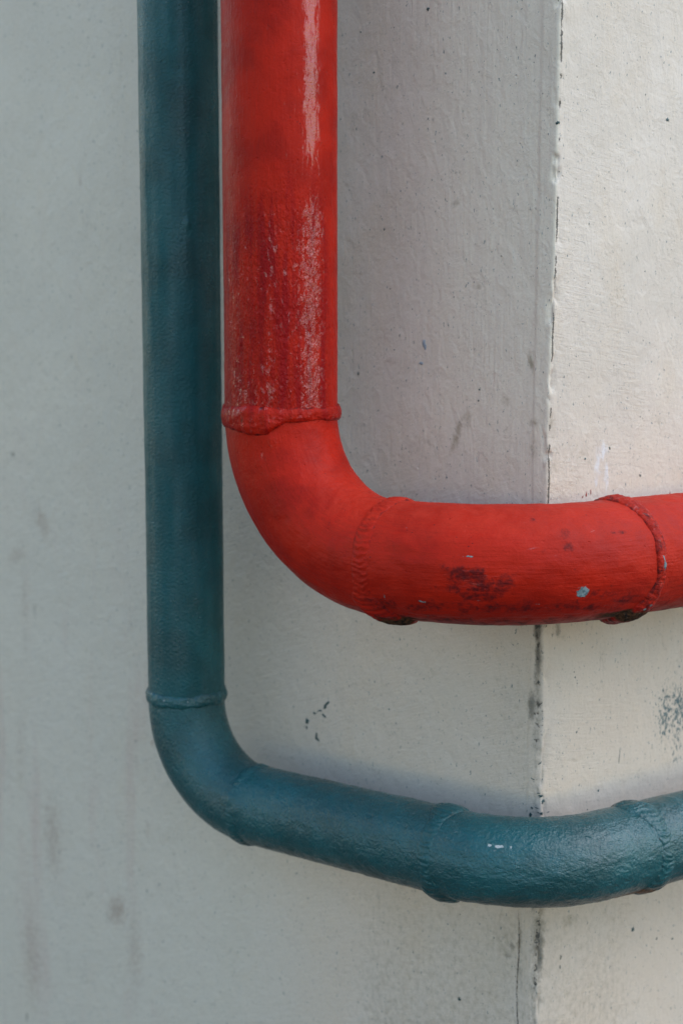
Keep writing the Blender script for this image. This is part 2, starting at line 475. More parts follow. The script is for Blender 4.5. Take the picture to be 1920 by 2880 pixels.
# ------------------------------------------------------------------ wall corner
# (along the wall from the corner: negative = face with the risers; height) and half sizes, strength, tilt
DABS = [(-0.1504, 1.935, 0.0018, 0.0026, -15, 't'), (-0.2185, 1.8797, 0.0013, 0.0011, 0, 't'), (-0.2358, 1.9232, 0.0009, 0.0009, 0, 't'), (-0.2045, 1.7165, 0.0013, 0.0011, 0, 't'), (-0.1968, 1.654, 0.0013, 0.0011, 0, 't'), (-0.0606, 1.6836, 0.0009, 0.0007, 0, 't'), (0.1627, 1.8264, 0.0024, 0.0028, 0, 't'), (-0.0001, 1.8088, 0.002, 0.0015, 0, 't'), (0.1271, 1.8482, 0.0007, 0.0009, 0, 't'), (0.1329, 1.6706, 0.001, 0.0007, 0, 't'), (-0.2237, 1.7551, 0.0009, 0.0007, 0, 't'), (-0.0841, 1.5493, 0.0011, 0.0011, 0, 't'), (-0.0848, 1.538, 0.0009, 0.0009, 0, 't'), (0.048, 1.4798, 0.0014, 0.0013, 0, 't'), (0.0847, 1.4893, 0.0012, 0.0017, 0, 't'), (-0.1819, 1.4704, 0.0009, 0.0007, 0, 't'), (0.1337, 1.4577, 0.0012, 0.0013, -30, 't'), (-0.1528, 1.5955, 0.0024, 0.0048, 0, 'b'), (-0.1562, 1.5754, 0.0031, 0.0017, 0, 'b'), (-0.2384, 1.5635, 0.0013, 0.0019, 0, 't'), (0.0507, 1.4429, 0.001, 0.0026, 10, 'r'), (0.057, 1.4454, 0.0007, 0.0048, 5, 'r'), (0.1828, 1.4356, 0.001, 0.0037, 5, 'r'), (0.0454, 1.4418, 0.0007, 0.0019, 20, 'r'), (-0.2835, 1.1869, 0.0033, 0.0074, 40, 't'), (-0.2995, 1.1747, 0.0029, 0.0017, -20, 't'), (-0.2923, 1.1788, 0.0031, 0.0011, -25, 't'), (-0.2861, 1.174, 0.0029, 0.0017, 20, 't'), (-0.3099, 1.1638, 0.0024, 0.0031, -15, 't'), (-0.311, 1.1561, 0.0015, 0.0019, 0, 't'), (-0.2965, 1.1472, 0.0022, 0.0056, -18, 't'), (-0.0113, 1.1514, 0.0033, 0.0007, 20, 't'), (-0.0021, 1.1692, 0.0026, 0.0009, -40, 't'), (-0.0036, 1.1374, 0.0022, 0.0007, 0, 't'), (-0.0002, 1.1347, 0.0029, 0.0015, 0, 't'), (0.0014, 1.1284, 0.0019, 0.0022, 20, 't'), (-0.0115, 1.1207, 0.002, 0.0017, 30, 't'), (-0.0049, 1.1217, 0.0037, 0.0007, 8, 't'), (0.0002, 1.1166, 0.0038, 0.0013, 10, 't'), (-0.0139, 1.1134, 0.002, 0.0024, -30, 't'), (0.0085, 1.1164, 0.0014, 0.0006, -20, 't'), (-0.1013, 0.8881, 0.0022, 0.0015, 20, 't'), (0.141, 0.9558, 0.0019, 0.0024, 0, 't'), (0.1814, 0.9343, 0.0012, 0.0013, 0, 't'), (0.2089, 0.927, 0.0014, 0.0013, 0, 't'), (0.079, 1.1257, 0.0014, 0.0013, 0, 't'), (0.063, 1.1084, 0.0012, 0.0009, 0, 't'), (0.0276, 0.9554, 0.0014, 0.003, 5, 'g'), (0.0268, 0.9446, 0.001, 0.0026, 5, 'g'), (0.1117, 1.1569, 0.0007, 0.0085, 3, 'g'), (0.0441, 1.1952, 0.001, 0.0015, 20, 't'), (0.0403, 1.2542, 0.001, 0.0011, 0, 't'), (0.0385, 1.2601, 0.0007, 0.0009, 0, 't')]
STAIN = [(-0.6704, 1.7969, 0.0024, 0.0111, 0.526, 0), (-0.7568, 1.3598, 0.0123, 0.0259, 0.49, 30), (-0.8084, 1.3123, 0.0185, 0.0096, 0.467, 30), (-0.7967, 1.2454, 0.0068, 0.0962, 0.35, 0), (-0.7513, 0.9319, 0.0185, 0.0592, 0.467, 0), (-0.63, 0.8565, 0.0154, 0.0222, 0.583, -30), (-0.5984, 0.8064, 0.0154, 0.0666, 0.408, 0), (-0.8021, 0.7412, 0.0185, 0.074, 0.443, 0), (-0.8121, 1.0453, 0.0123, 0.074, 0.35, 0), (-0.1111, 1.5012, 0.004, 0.0192, 0.62, -18), (-0.0979, 1.5201, 0.0044, 0.0096, 0.5, 0), (-0.0525, 1.5396, 0.0044, 0.0052, 0.5, 0), (-0.0241, 1.5774, 0.0031, 0.0096, 0.7, 15), (-0.0177, 1.5174, 0.0079, 0.0044, 0.55, 0), (-0.0185, 1.4924, 0.0053, 0.0111, 0.45, 0), (-0.1168, 1.6204, 0.0053, 0.0044, 0.0, 0), (-0.1156, 1.7386, 0.004, 0.0033, 0.6, 0), (-0.0872, 1.6532, 0.004, 0.0026, 0.6, 0), (-0.1532, 1.4901, 0.0264, 0.0185, 0.3, 0), (0.0464, 1.4802, 0.0288, 0.0259, 0.32, 0), (0.004, 1.5143, 0.0048, 0.0148, 0.45, 0), (-0.0363, 1.2193, 0.0264, 0.0555, 0.28, 0), (-0.045, 0.9674, 0.0308, 0.0407, 0.4, 0), (-0.1029, 0.9882, 0.0396, 0.0222, 0.3, 0), (-0.1917, 0.9327, 0.066, 0.0296, 0.22, 0), (0.0015, 0.9981, 0.007, 0.0444, 0.5, 0), (0.0952, 0.9736, 0.0288, 0.0222, 0.22, 0), (0.1548, 0.9374, 0.0288, 0.037, 0.2, 0), (-0.5598, 1.0942, 0.0031, 0.0044, 0.583, 0), (-0.5718, 0.9801, 0.0031, 0.0148, 0.526, 0), (0.0051, 1.4717, 0.0106, 0.0222, 0.35, 0), (0.1613, 1.516, 0.0288, 0.0074, 0.28, 0), (0.0391, 0.9922, 0.012, 0.0067, 0.5, 0)]
GRIME = [(-0.5996, 1.711, 0.0026, 0.0352, 0.384, 0), (-0.5835, 1.6653, 0.0026, 0.0081, 0.36, 0), (-0.7769, 1.2379, 0.0031, 0.0222, 0.54, 0), (-0.8115, 1.4477, 0.004, 0.0033, 0.72, 0), (-0.6769, 1.4066, 0.0031, 0.0026, 0.48, 0), (-0.573, 1.3896, 0.0022, 0.0059, 0.6, 0), (-0.816, 0.6535, 0.0035, 0.0089, 0.6, 0), (-0.7768, 0.825, 0.0062, 0.0333, 0.3, 15), (-0.6137, 0.9759, 0.0035, 0.003, 0.48, 0), (-0.5289, 0.7824, 0.0035, 0.003, 0.48, 0), (-0.6504, 0.8416, 0.0088, 0.0081, 0.42, 0), (-0.7842, 0.9752, 0.0031, 0.0026, 0.48, 0), (-0.0076, 1.307, 0.0048, 0.0111, 0.9, 0), (-0.0063, 1.2796, 0.0044, 0.0259, 0.744, 0), (-0.0092, 1.2607, 0.0044, 0.0222, 0.54, 0), (-0.0144, 1.2273, 0.0062, 0.0163, 0.72, 0), (-0.0088, 1.1939, 0.0053, 0.0259, 0.456, 0), (-0.006, 1.2427, 0.0044, 0.0555, 0.48, 0), (-0.2384, 1.5635, 0.0026, 0.0033, 0.6, 0), (-0.2306, 1.508, 0.0044, 0.0022, 0.54, 0), (0.0172, 1.3076, 0.0038, 0.0104, 0.6, 0), (0.0226, 1.2995, 0.0029, 0.0037, 0.48, 0), (-0.0059, 1.5319, 0.0044, 0.0296, 0.36, 0), (-0.0209, 1.5137, 0.0132, 0.074, 0.216, 0), (0.0023, 0.9671, 0.0048, 0.0407, 0.66, 0), (-0.0254, 0.9765, 0.0053, 0.0222, 0.504, 0), (-0.0364, 0.9657, 0.0044, 0.0052, 0.6, 0), (-0.0405, 0.9528, 0.0053, 0.0052, 0.54, 0), (-0.023, 0.938, 0.0044, 0.0296, 0.42, 0), (0.0367, 1.2679, 0.0014, 0.0222, 0.42, 0), (0.0854, 1.2723, 0.0528, 0.0011, 0.42, -8), (-0.0639, 1.0607, 0.0018, 0.0222, 0.0, 0), (-0.1071, 0.955, 0.0022, 0.0407, 0.408, 0), (-0.1021, 0.9179, 0.007, 0.003, 0.456, 0), (0.0955, 0.9655, 0.0019, 0.0148, 0.24, 0), (0.0096, 0.9922, 0.0067, 0.0148, 0.3, 0)]
BLACK = [(-0.009, 1.3116, 0.0035, 0.0041, 0.697, 0), (-0.0029, 1.3123, 0.0054, 0.0021, 0.558, 0), (-0.0084, 1.3014, 0.0027, 0.0033, 0.627, 0), (-0.0061, 1.2928, 0.0023, 0.0029, 0.662, 0), (-0.0072, 1.285, 0.0023, 0.0041, 0.488, 0), (-0.0075, 1.2765, 0.0027, 0.0036, 0.558, 0), (-0.0104, 1.2605, 0.0023, 0.0033, 0.418, 0), (-0.007, 1.2525, 0.0027, 0.0024, 0.697, 0), (-0.0053, 1.2302, 0.0031, 0.0029, 0.766, 0), (-0.0101, 1.2201, 0.0016, 0.0017, 0.558, 0), (-0.0064, 1.2211, 0.0016, 0.0017, 0.627, 0), (-0.0062, 1.2103, 0.0035, 0.0033, 0.488, 0), (-0.0067, 1.1927, 0.0027, 0.0029, 0.558, 0), (-0.001, 1.2157, 0.0011, 0.0163, 0.418, 0), (0.0106, 1.3018, 0.0017, 0.0017, 0.558, 0), (0.0109, 1.3084, 0.0012, 0.0057, 0.418, 0), (-0.0001, 0.9985, 0.0023, 0.0089, 0.592, 0), (-0.001, 0.9829, 0.0027, 0.0098, 0.662, 0), (-0.0008, 0.9733, 0.0023, 0.0033, 0.558, 0), (-0.0032, 0.9637, 0.0019, 0.0033, 0.558, 0), (-0.0024, 0.9476, 0.0023, 0.0074, 0.592, 0), (-0.0026, 0.9321, 0.0019, 0.0065, 0.558, 0), (-0.0089, 0.9808, 0.0011, 0.0098, 0.418, 0), (-0.0079, 0.9694, 0.0011, 0.0041, 0.418, 0)]
SMUDGE = [(0.212, 1.194, 0.024, 0.022, 0.60, 0), (0.186, 1.192, 0.012, 0.024, 0.56, 0), (0.206, 1.160, 0.007, 0.024, 0.46, 0)]
WHITE = [(0.072, 1.486, 0.012, 0.016, 0.62, 0), (0.066, 1.465, 0.006, 0.022, 0.6, 0), (0.080, 1.465, 0.006, 0.03, 0.62, 0), (-0.158, 1.588, 0.004, 0.022, 0.25, 0)]
U_END_L, U_END_R, WALL_TOP = -1.15, 0.46, 2.34

def blobs(u, z, spec, sharp=1.0):
    out = np.zeros_like(u)
    for (u0, z0, a, b, amp, tilt) in spec:
        du, dz = u - u0, z - z0
        near = (np.abs(du) < 3.2 * max(a, b)) & (np.abs(dz) < 3.2 * max(a, b))
        if not near.any(): continue
        t = rad(tilt); c, s = math.cos(t), math.sin(t)
        x = (du[near] * c + dz[near] * s) / a; y = (-du[near] * s + dz[near] * c) / b
        v = amp * np.exp(-0.5 * (x * x + y * y) ** sharp)
        out[near] = np.maximum(out[near], v)
    return out

wall_at, wall_marks = fillet_path([np.append(CORNER, 0) + dL * (U_END_L - 0.01), np.append(CORNER, 0), np.append(CORNER, 0) + dW * (U_END_R + 0.01)], [0.0042], None)
WALL_MID = 0.5 * (wall_marks[1] + wall_marks[2])

def crack_line(z):                                   # hairline beside the corner below the lower pipe
    return -0.0285 + 0.004 * smooth(0.78, 0.66, z) + 0.0012 * np.sin(z * 60) + 0.0009 * perlin(z * 90, z * 0 + 3.1, z * 0)

def wall_relief(u, z):
    h = 0.0011 * fbm(u * 7, z * 5, u * 0 + 2.2, 3) + 0.00035 * fbm(u * 45, z * 25, u * 0 + 5.5, 3)
    # trowelled arris: a proud strip on the face beside the pipes, then a knocked, crumbly edge
    strip = smooth(-0.021, -0.017, u + 0.0025 * perlin(z * 9, z * 0, z * 0 + 1.3)) * smooth(0.002, -0.001, u)
    h = h + strip * 0.0010
    edge = np.exp(-(u / 0.0055) ** 2)
    chips = smooth(0.05, 0.42, fbm(u * 60, z * 26, u * 0 + 9.4, 3) + 0.16 * smooth(1.33, 1.15, z))
    h = h - edge * chips * 0.0036 + edge * 0.0012 * perlin(z * 14, z * 0 + 4.4, z * 0)
    lowz = smooth(1.02, 0.98, z)
    h = h - 0.0013 * lowz * np.exp(-((u - crack_line(z)) / 0.0012) ** 2)
    h = h + 0.0007 * lowz * smooth(0.002, 0.0, np.abs(u - crack_line(z) - 0.011) - 0.009)
    h = h - 0.0012 * np.clip(blobs(u, z, BLACK), 0, 1)
    return h

def wall_points(u, z, lift=0.0):
    P, T = wall_at(u + WALL_MID)
    n = np.stack([T[:, 1], -T[:, 0], np.zeros(len(T))], -1)
    wob = 0.0024 * fbm(z * 7, z * 0 + 2.9, z * 0, 3) + 0.0007 * fbm(z * 45, z * 0 + 1.1, z * 0, 2) + 0.0012 * (z - 1.3) - 0.0045 * smooth(1.80, 1.45, z)
    P = P + dL * (wob * np.exp(-(u / 0.02) ** 2))[:, None]
    q = P + n * (wall_relief(u, z) + lift)[:, None]
    q[:, 2] = z
    return q, n

def wall_attrs(u, z):
    edge_line = 0.95 * np.exp(-((u - 0.0012 - 0.0009 * perlin(z * 40, z * 0, z * 0 + 8)) / 0.0011) ** 2)
    edge_line *= smooth(-0.22, 0.08, perlin(z * 22, z * 0 + 6.6, z * 0) + 0.6 * perlin(z * 90, z * 0 + 1.6, z * 0)) * smooth(1.40, 1.44, z)
    ck = 1.0 * np.exp(-((u - crack_line(z)) / 0.0010) ** 2) * smooth(1.02, 0.99, z) * (0.75 + 0.5 * perlin(z * 30, z * 0, z * 0 + 2))
    crack = np.maximum(np.maximum(edge_line, ck), blobs(u, z, BLACK))
    grime = blobs(u, z, GRIME)
    grime = np.maximum(grime, 0.42 * np.exp(-((u + 0.006) / 0.008) ** 2) * smooth(1.50, 1.35, z))
    grime = np.maximum(grime, 0.26 * np.exp(-((u + 0.024) / 0.005) ** 2) * smooth(1.0, 0.95, z))
    stain_shade = blobs(u, z, STAIN)
    stain_shade = np.maximum(stain_shade, 0.35 * smooth(1.35, 0.8, z) * smooth(0.10, 0.0, np.abs(u + 0.05) - 0.15))  # soft olive shade below the pipes, painted in through the stain mask
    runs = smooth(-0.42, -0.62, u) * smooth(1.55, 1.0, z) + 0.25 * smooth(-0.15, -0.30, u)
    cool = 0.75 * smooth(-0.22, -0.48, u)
    zone = np.where(u < 0, smooth(1.42, 1.50, z), smooth(1.60, 1.75, z) * 0.35)
    return dict(crack=crack, grime=grime, stain_shade=stain_shade, white=blobs(u, z, WHITE), smudge=blobs(u, z, SMUDGE), runs=np.clip(runs, 0, 1), cool=cool,
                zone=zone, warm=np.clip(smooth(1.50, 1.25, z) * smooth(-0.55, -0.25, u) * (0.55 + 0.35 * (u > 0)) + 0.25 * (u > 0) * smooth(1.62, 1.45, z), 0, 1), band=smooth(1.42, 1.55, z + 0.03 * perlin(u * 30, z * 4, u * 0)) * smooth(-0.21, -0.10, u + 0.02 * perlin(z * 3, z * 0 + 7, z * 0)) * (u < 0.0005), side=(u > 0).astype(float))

def spaced(*spans):
    out = []
    for a, b, d in spans:
        out.append(np.linspace(a, b, max(1, int(round((b - a) / d))), endpoint=False))
    return np.concatenate(out + [np.array([spans[-1][1]])])

wall = empty("plastered_wall_corner", (float(CORNER[0]), float(CORNER[1]), 0.0))
tag(wall, "scuffed off-white plastered wall with a chipped outside corner behind both pipes", "wall")

def wall_sheet(name, us, zs, label=None):
    U, Z = np.meshgrid(us, zs)
    u, z = U.ravel(), Z.ravel()
    q, n = wall_points(u, z)
    o = mesh_object(name, q, grid_faces(len(zs), len(us)), M_WALL, wall, uv=np.stack([u, z], -1), attrs=wall_attrs(u, z))
    if label: o["label"] = label
    return o

ZW = spaced((0.0, 0.60, 0.05), (0.60, 2.06, 0.0026), (2.06, WALL_TOP, 0.04))
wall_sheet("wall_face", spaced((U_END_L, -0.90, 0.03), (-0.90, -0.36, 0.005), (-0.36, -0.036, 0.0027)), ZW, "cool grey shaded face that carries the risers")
wall_sheet("corner_edge", spaced((-0.036, 0.014, 0.001)), spaced((0.0, 0.60, 0.05), (0.60, 2.06, 0.0013), (2.06, WALL_TOP, 0.04)), "chipped corner with black cracks and mould")
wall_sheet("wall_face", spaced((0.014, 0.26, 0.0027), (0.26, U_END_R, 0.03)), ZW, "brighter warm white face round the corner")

# solid body of the wall behind its plaster skin
def prism(poly, z0, z1):
    n = len(poly)
    v = [(x, y, z0) for x, y in poly] + [(x, y, z1) for x, y in poly]
    return v, n
K2 = CORNER + (-(nL + nW) * 0.010)[:2]
pl = (K2 + dL[:2] * U_END_L); pr = (K2 + dW[:2] * U_END_R)
back_r = pr - nW[:2] * 0.25; back_l = pl - nL[:2] * 0.25
mid = CORNER - (nL + nW)[:2] * 0.33
poly = [pl, K2, pr, back_r, mid, back_l]
v, n = prism(poly, 0.0, WALL_TOP - 0.003)
me = bpy.data.meshes.new("wall_core")
f = [tuple(range(n))[::-1], tuple(range(n, 2 * n))] + [(i, (i + 1) % n, (i + 1) % n + n, i + n) for i in range(n)]
loc = np.array(wall.location)
me.from_pydata([tuple(np.array(p) - loc) for p in v], [], f); me.update(); me.materials.append(M_WALL)
core = bpy.data.objects.new("wall_core", me); col.objects.link(core); core.parent = wall

# spilled paint: thin raised dabs sitting on the plaster
_r = np.random.RandomState(21)
for (u0, z0, a, b, tilt, kind) in DABS:
    k = 26
    ang = np.linspace(0, 2 * math.pi, k, endpoint=False)
    wob = 1 + 0.55 * _r.normal(size=k); wob = 0.4 * wob + 0.3 * (np.roll(wob, 1) + np.roll(wob, -1)); wob = np.clip(wob, 0.35, 1.7)
    t = rad(-tilt); c_, s_ = math.cos(t), math.sin(t)
    def ring(f):
        x, y = a * np.cos(ang) * wob * f, b * np.sin(ang) * wob * f
        return u0 + x * c_ - y * s_, z0 + x * s_ + y * c_
    th = min(0.0005, 0.35 * min(a, b))
    u1, z1 = ring(1.0); u2, z2 = ring(0.72)
    uu = np.concatenate([u1, u2, [u0]]); zz = np.concatenate([z1, z2, [z0]])
    lift = np.concatenate([np.full(k, -0.0003), np.full(k, th), [th * 1.15]])
    q, _n = wall_points(uu, zz, lift)
    fs = [(i, (i + 1) % k, (i + 1) % k + k, i + k) for i in range(k)] + [(i + k, (i + 1) % k + k, 2 * k, 2 * k) for i in range(k)]
    me = bpy.data.meshes.new("paint_splash")
    me.from_pydata([tuple(p - loc) for p in q], [], [tuple(dict.fromkeys(x)) for x in fs]); me.update()
    me.polygons.foreach_set("use_smooth", np.ones(len(me.polygons), dtype=bool))
    me.materials.append({'t': M_DAB, 'r': M_DABR, 'b': M_DABB, 'g': M_DABG}[kind])
    o = bpy.data.objects.new("paint_splash", me); col.objects.link(o); o.parent = wall

# ------------------------------------------------------------------ the two pipes
# (length along, angle, half sizes along / across in mm, strength)
RED_DARK = [(0.548, -4.0, 14.0, 5.0, 0.12), (0.608, -11.0, 60.0, 6.0, 0.12), (0.7295, 7.0, 25.0, 6.0, 0.12), (0.7415, -21.0, 30.0, 5.0, 0.12), (1.0745, 3.0, 12.0, 11.0, 0.713), (1.082, 16.0, 16.0, 12.0, 0.575), (1.067, 10.0, 8.0, 10.0, 0.575), (1.094, 7.0, 12.0, 9.0, 0.46), (1.058, 17.0, 10.0, 6.0, 0.402), (1.1435, -36.0, 5.0, 5.0, 0.517), (1.1435, -25.0, 4.0, 4.0, 0.575), (1.121, -55.0, 3.0, 3.0, 0.575), (1.1855, -36.0, 8.0, 2.0, 0.517), (1.016, 37.0, 18.0, 8.0, 0.517), (1.043, 38.0, 30.0, 6.0, 0.46), (1.097, 35.0, 60.0, 8.0, 0.46), (1.163, 38.0, 30.0, 6.0, 0.46), (1.1945, 32.0, 20.0, 6.0, 0.46), (1.169, 23.0, 14.0, 7.0, 0.402)]
RED_RUST = [(1.0055, 71.0, 20.8, 9.1, 0.977), (0.9995, 59.0, 6.5, 5.2, 0.575), (1.2095, 57.0, 28.6, 7.8, 1.092), (1.229, 55.0, 10.4, 6.5, 0.69), (0.779, -1.0, 5.2, 2.6, 0.575), (1.241, -3.0, 3.9, 3.9, 0.402), (1.022, 63.0, 18.2, 5.2, 0.69)]
RED_CHIP = [(1.154, 19.0, 4.83, 5.75, 0.75), (1.1525, 23.0, 3.45, 3.45, 0.6), (1.229, 0.0, 2.3, 5.75, 0.68), (1.2275, -8.0, 1.72, 3.45, 0.6), (1.0115, 29.0, 1.38, 5.75, 0.6), (1.0385, 30.0, 2.3, 1.38, 0.66), (1.0415, 31.0, 1.84, 1.38, 0.66), (1.0745, -16.0, 8.05, 1.49, 0.56), (1.0655, -12.0, 5.75, 1.49, 0.5), (1.226, 41.0, 2.3, 2.3, 0.62), (1.22, 45.0, 2.3, 2.3, 0.55), (1.025, -42.0, 2.99, 1.15, 0.6), (1.022, -37.0, 2.3, 1.15, 0.5), (1.124, 31.0, 5.75, 1.15, 0.58), (1.0805, 27.0, 3.45, 1.38, 0.55), (1.028, 50.0, 4.6, 1.15, 0.55), (1.0415, 53.0, 5.75, 1.15, 0.5), (1.094, 35.0, 23.0, 1.72, 0.42), (1.181, 38.0, 28.75, 2.3, 0.42)]
RED_LUMP = [(1.0265, -26.0, 8, 7, 0.9), (1.028, -8.0, 4, 3, 0.5), (0.7955, -20.0, 8, 6, 0.8), (0.803, -28.0, 6, 5, 0.9), (0.782, -1.0, 9, 9, 1.2)]
TEAL_CHIP = [(1.5725, -39.0, 2.4, 2, 0.75), (1.58, -38.0, 5, 2, 0.72), (1.589, -38.0, 2, 2, 0.7), (1.577, -32.0, 3, 1.5, 0.62), (1.0985, -9.0, 1.6, 1.6, 0.7), (1.0985, -45.0, 1.5, 1.2, 0.7), (1.565, -13.0, 1, 5, 0.52), (1.595, -7.0, 1, 6, 0.5), (0.6335, -56.0, 3, 1.5, 0.5), (0.647, -70.0, 2.5, 1.2, 0.62), (0.6575, -65.0, 3, 1.3, 0.55), (0.668, -59.0, 4, 1.2, 0.5), (0.662, -81.0, 3, 1, 0.5), (0.5315, -57.0, 3, 1.2, 0.42), (0.77, -85.0, 10, 0.8, 0.42), (0.809, -83.0, 12, 0.8, 0.45), (0.8465, -81.0, 8, 0.8, 0.42), (0.6245, -76.0, 3, 1.2, 0.45), (1.052, -27.0, 2, 1.5, 0.4), (0.6785, -53.0, 3, 1.2, 0.45), (1.553, -22.0, 3, 1.0, 0.45), (1.538, -6.0, 2, 1, 0.45), (1.613, -7.0, 5, 0.8, 0.45), (1.601, 11.0, 2, 0.9, 0.45), (1.4075, 10.0, 3, 1, 0.42), (1.373, 7.0, 3, 1, 0.42)]
TEAL_RUST = [(1.7075, 53.0, 16.8, 5.6, 0.99), (1.6895, 53.0, 19.6, 4.2, 0.77), (1.721, 53.0, 8.4, 5.6, 0.77), (1.7555, 53.0, 28.0, 2.8, 0.55)]
TEAL_LUMP = [(1.265, -22.0, 7.2, 7.2, 2.16), (1.277, -14.0, 8.0, 7.2, 1.4400000000000002), (0.5765, -54.0, 3.2, 2.4000000000000004, 1.8), (1.622, -6.0, 4.800000000000001, 4.0, 0.9), (1.5425, 45.0, 11.200000000000001, 8.0, 2.3400000000000003)]
RED_WELDS = (0.774, 0.990, 1.228)
BLUE_WELDS = (1.100, 1.266, 1.520, 1.732)

def pblobs(s, th, r, spec):
    out = np.zeros_like(s)
    for (s0, t0, a, b, amp) in spec:
        x = (s - s0) / (a * 0.001)
        d = (th - rad(t0) + math.pi) % (2 * math.pi) - math.pi
        y = d * r / (b * 0.001)
        out = np.maximum(out, amp * np.exp(-0.5 * (x * x + y * y)))
    return out

def red_fields(s, th):
    n1 = perlin(th * 3, s * 8, s * 0 + 3.3)
    up = s < 0.774
    # fresh wet-looking coat on the lower half of the riser, ending in a ragged line at the weld
    wet = smooth(0.525, 0.60, s + 0.03 * n1) * (s < 0.79) * smooth(-1.75, -1.45, th + 0.1 * n1)
    # bright streak put into the gloss: band on the corner side, thinner runs elsewhere
    c0 = -1.25 + 0.05 * fbm(s * 16, s * 0 + 2.7, s * 0, 2)
    band = np.exp(-0.5 * ((th - c0) / (0.120 + 0.05 * wet)) ** 2) * (1 - 0.8 * np.exp(-((s - 0.548) / 0.022) ** 2))
    run2 = wet * np.exp(-0.5 * ((th + 0.52 + 0.05 * n1) / 0.05) ** 2)
    run3 = wet * smooth(0.70, 0.76, s) * np.exp(-0.5 * ((th + 0.05) / 0.30) ** 2)
    gloss = np.where(up, 0.16 + (0.66 - 0.16 * wet) * band + 0.07 * wet + 0.24 * run2 + 0.20 * run3, 0.10)
    gloss = np.maximum(gloss, pblobs(s, th, 0.057, [(0.815, -14, 22, 4, 0.42), (0.80, -28, 14, 5, 0.42), (1.08, 8, 16, 14, .40)]))
    wr = np.where(up, 0.16 + 0.75 * smooth(0.54, 0.64, s) , 0.14)
    wr = np.where(s > 0.774, 0.22 + 0.3 * pblobs(s, th, 0.057, [(1.01, 0, 10, 60, 1.0), (0.96, 20, 20, 40, 0.7)]), wr)
    top = smooth(-0.25, -1.1, th)
    dust = np.where(s > 0.84, smooth(0.84, 0.96, s) * (0.25 + 0.75 * top), 0.0) + np.where(s > 1.18, 0.45 * smooth(1.16, 1.26, s), 0)
    under_shade = smooth(0.35, 1.2, th) * smooth(0.90, 1.0, s) * 0.42  # underside shade painted in, sharing the mask of the dirt marks
    return dict(gloss=gloss, wet=np.where(up, wet, 0.0), wrinkle=wr, dust=np.clip(dust, 0, 1), dirt_shade=np.maximum(pblobs(s, th, 0.057, RED_DARK), under_shade),
                rust=pblobs(s, th, 0.057, RED_RUST), chip=pblobs(s, th, 0.057, RED_CHIP))

def red_relief(s, th):
    h = 0.0005 * fbm(th * 1.6, s * 14, s * 0, 3) + 0.00022 * fbm(th * 9, s * 60, s * 0 + 4, 2)
    h = h + 0.00035 * smooth(0.56, 0.66, s) * (s < 0.774) * fbm(th * 14, s * 130, s * 0 + 1, 2)
    h = h + 0.0009 * smooth(0.80, 0.9, s) * fbm(th * 3.2, s * 48, s * 0 + 6, 3)
    h = h + 0.0011 * pblobs(s, th, 0.057, RED_LUMP)
    return h - 0.0006 * np.clip(pblobs(s, th, 0.057, RED_CHIP), 0, 0.8)

def blue_fields(s, th):
    n1 = perlin(th * 3, s * 9, s * 0 + 3.3)
    riser = s < 1.1
    wr = np.where(riser, 0.25 + 0.12 * n1, 0.55 + 0.25 * smooth(1.25, 1.45, s))
    br = np.where(s > 1.56, 0.9 * smooth(1.56, 1.64, s), 0.06)
    gl = np.where(riser, 0.40 + 0.4 * n1, 0.58 + 0.22 * smooth(1.60, 1.70, s) + 0.15 * n1)
    under_shade = smooth(0.1, 0.9, th) * smooth(1.15, 1.3, s) * 0.6  # shade painted along the lower side of the level teal run
    return dict(gloss=np.clip(gl, 0, 1), wrinkle=wr, brush=br, dirt_shade=under_shade, rust=pblobs(s, th, 0.0432, TEAL_RUST), chip=pblobs(s, th, 0.0432, TEAL_CHIP),
                dust=np.zeros_like(s))

def blue_relief(s, th):
    h = 0.0005 * fbm(th * 1.6, s * 16, s * 0 + 6, 3) + 0.00025 * fbm(th * 8, s * 60, s * 0 + 4, 2)
    h = h + 0.0005 * smooth(1.12, 1.05, s) * fbm(th * 5, s * 4, s * 0 + 8, 3)
    h = h + 0.0008 * smooth(1.15, 1.3, s) * fbm(th * 4, s * 70, s * 0 + 2, 4)
    h = h + 0.0003 * smooth(1.58, 1.66, s) * fbm(th * 5 + s * 60, s * 220 , s * 0 + 7, 2)
    return h + 0.0012 * pblobs(s, th, 0.0432, TEAL_LUMP)

def tube(name, P, s0, s1, ds, dth, mat, fields, relief, parent, label=None, cap0=False, cap1=False):
    ss = spaced((s0, s1, ds)); k = int(round(2 * math.pi * P.r / dth))
    th = np.linspace(-math.pi, math.pi, k, endpoint=False)
    S, T = np.meshgrid(ss, th, indexing='ij')
    q = P.points(ss, th, P.r + relief(S, T)).reshape(-1, 3)
    F = grid_faces(len(ss), k, wrap=True, flip=True)
    at = {kk: v.ravel() for kk, v in fields(S, T).items()}
    uv = np.stack([(T * P.r).ravel(), S.ravel()], -1)
    o = mesh_object(name, q, F, mat, parent, uv=uv, attrs=at)
    if label: o["label"] = label
    return o

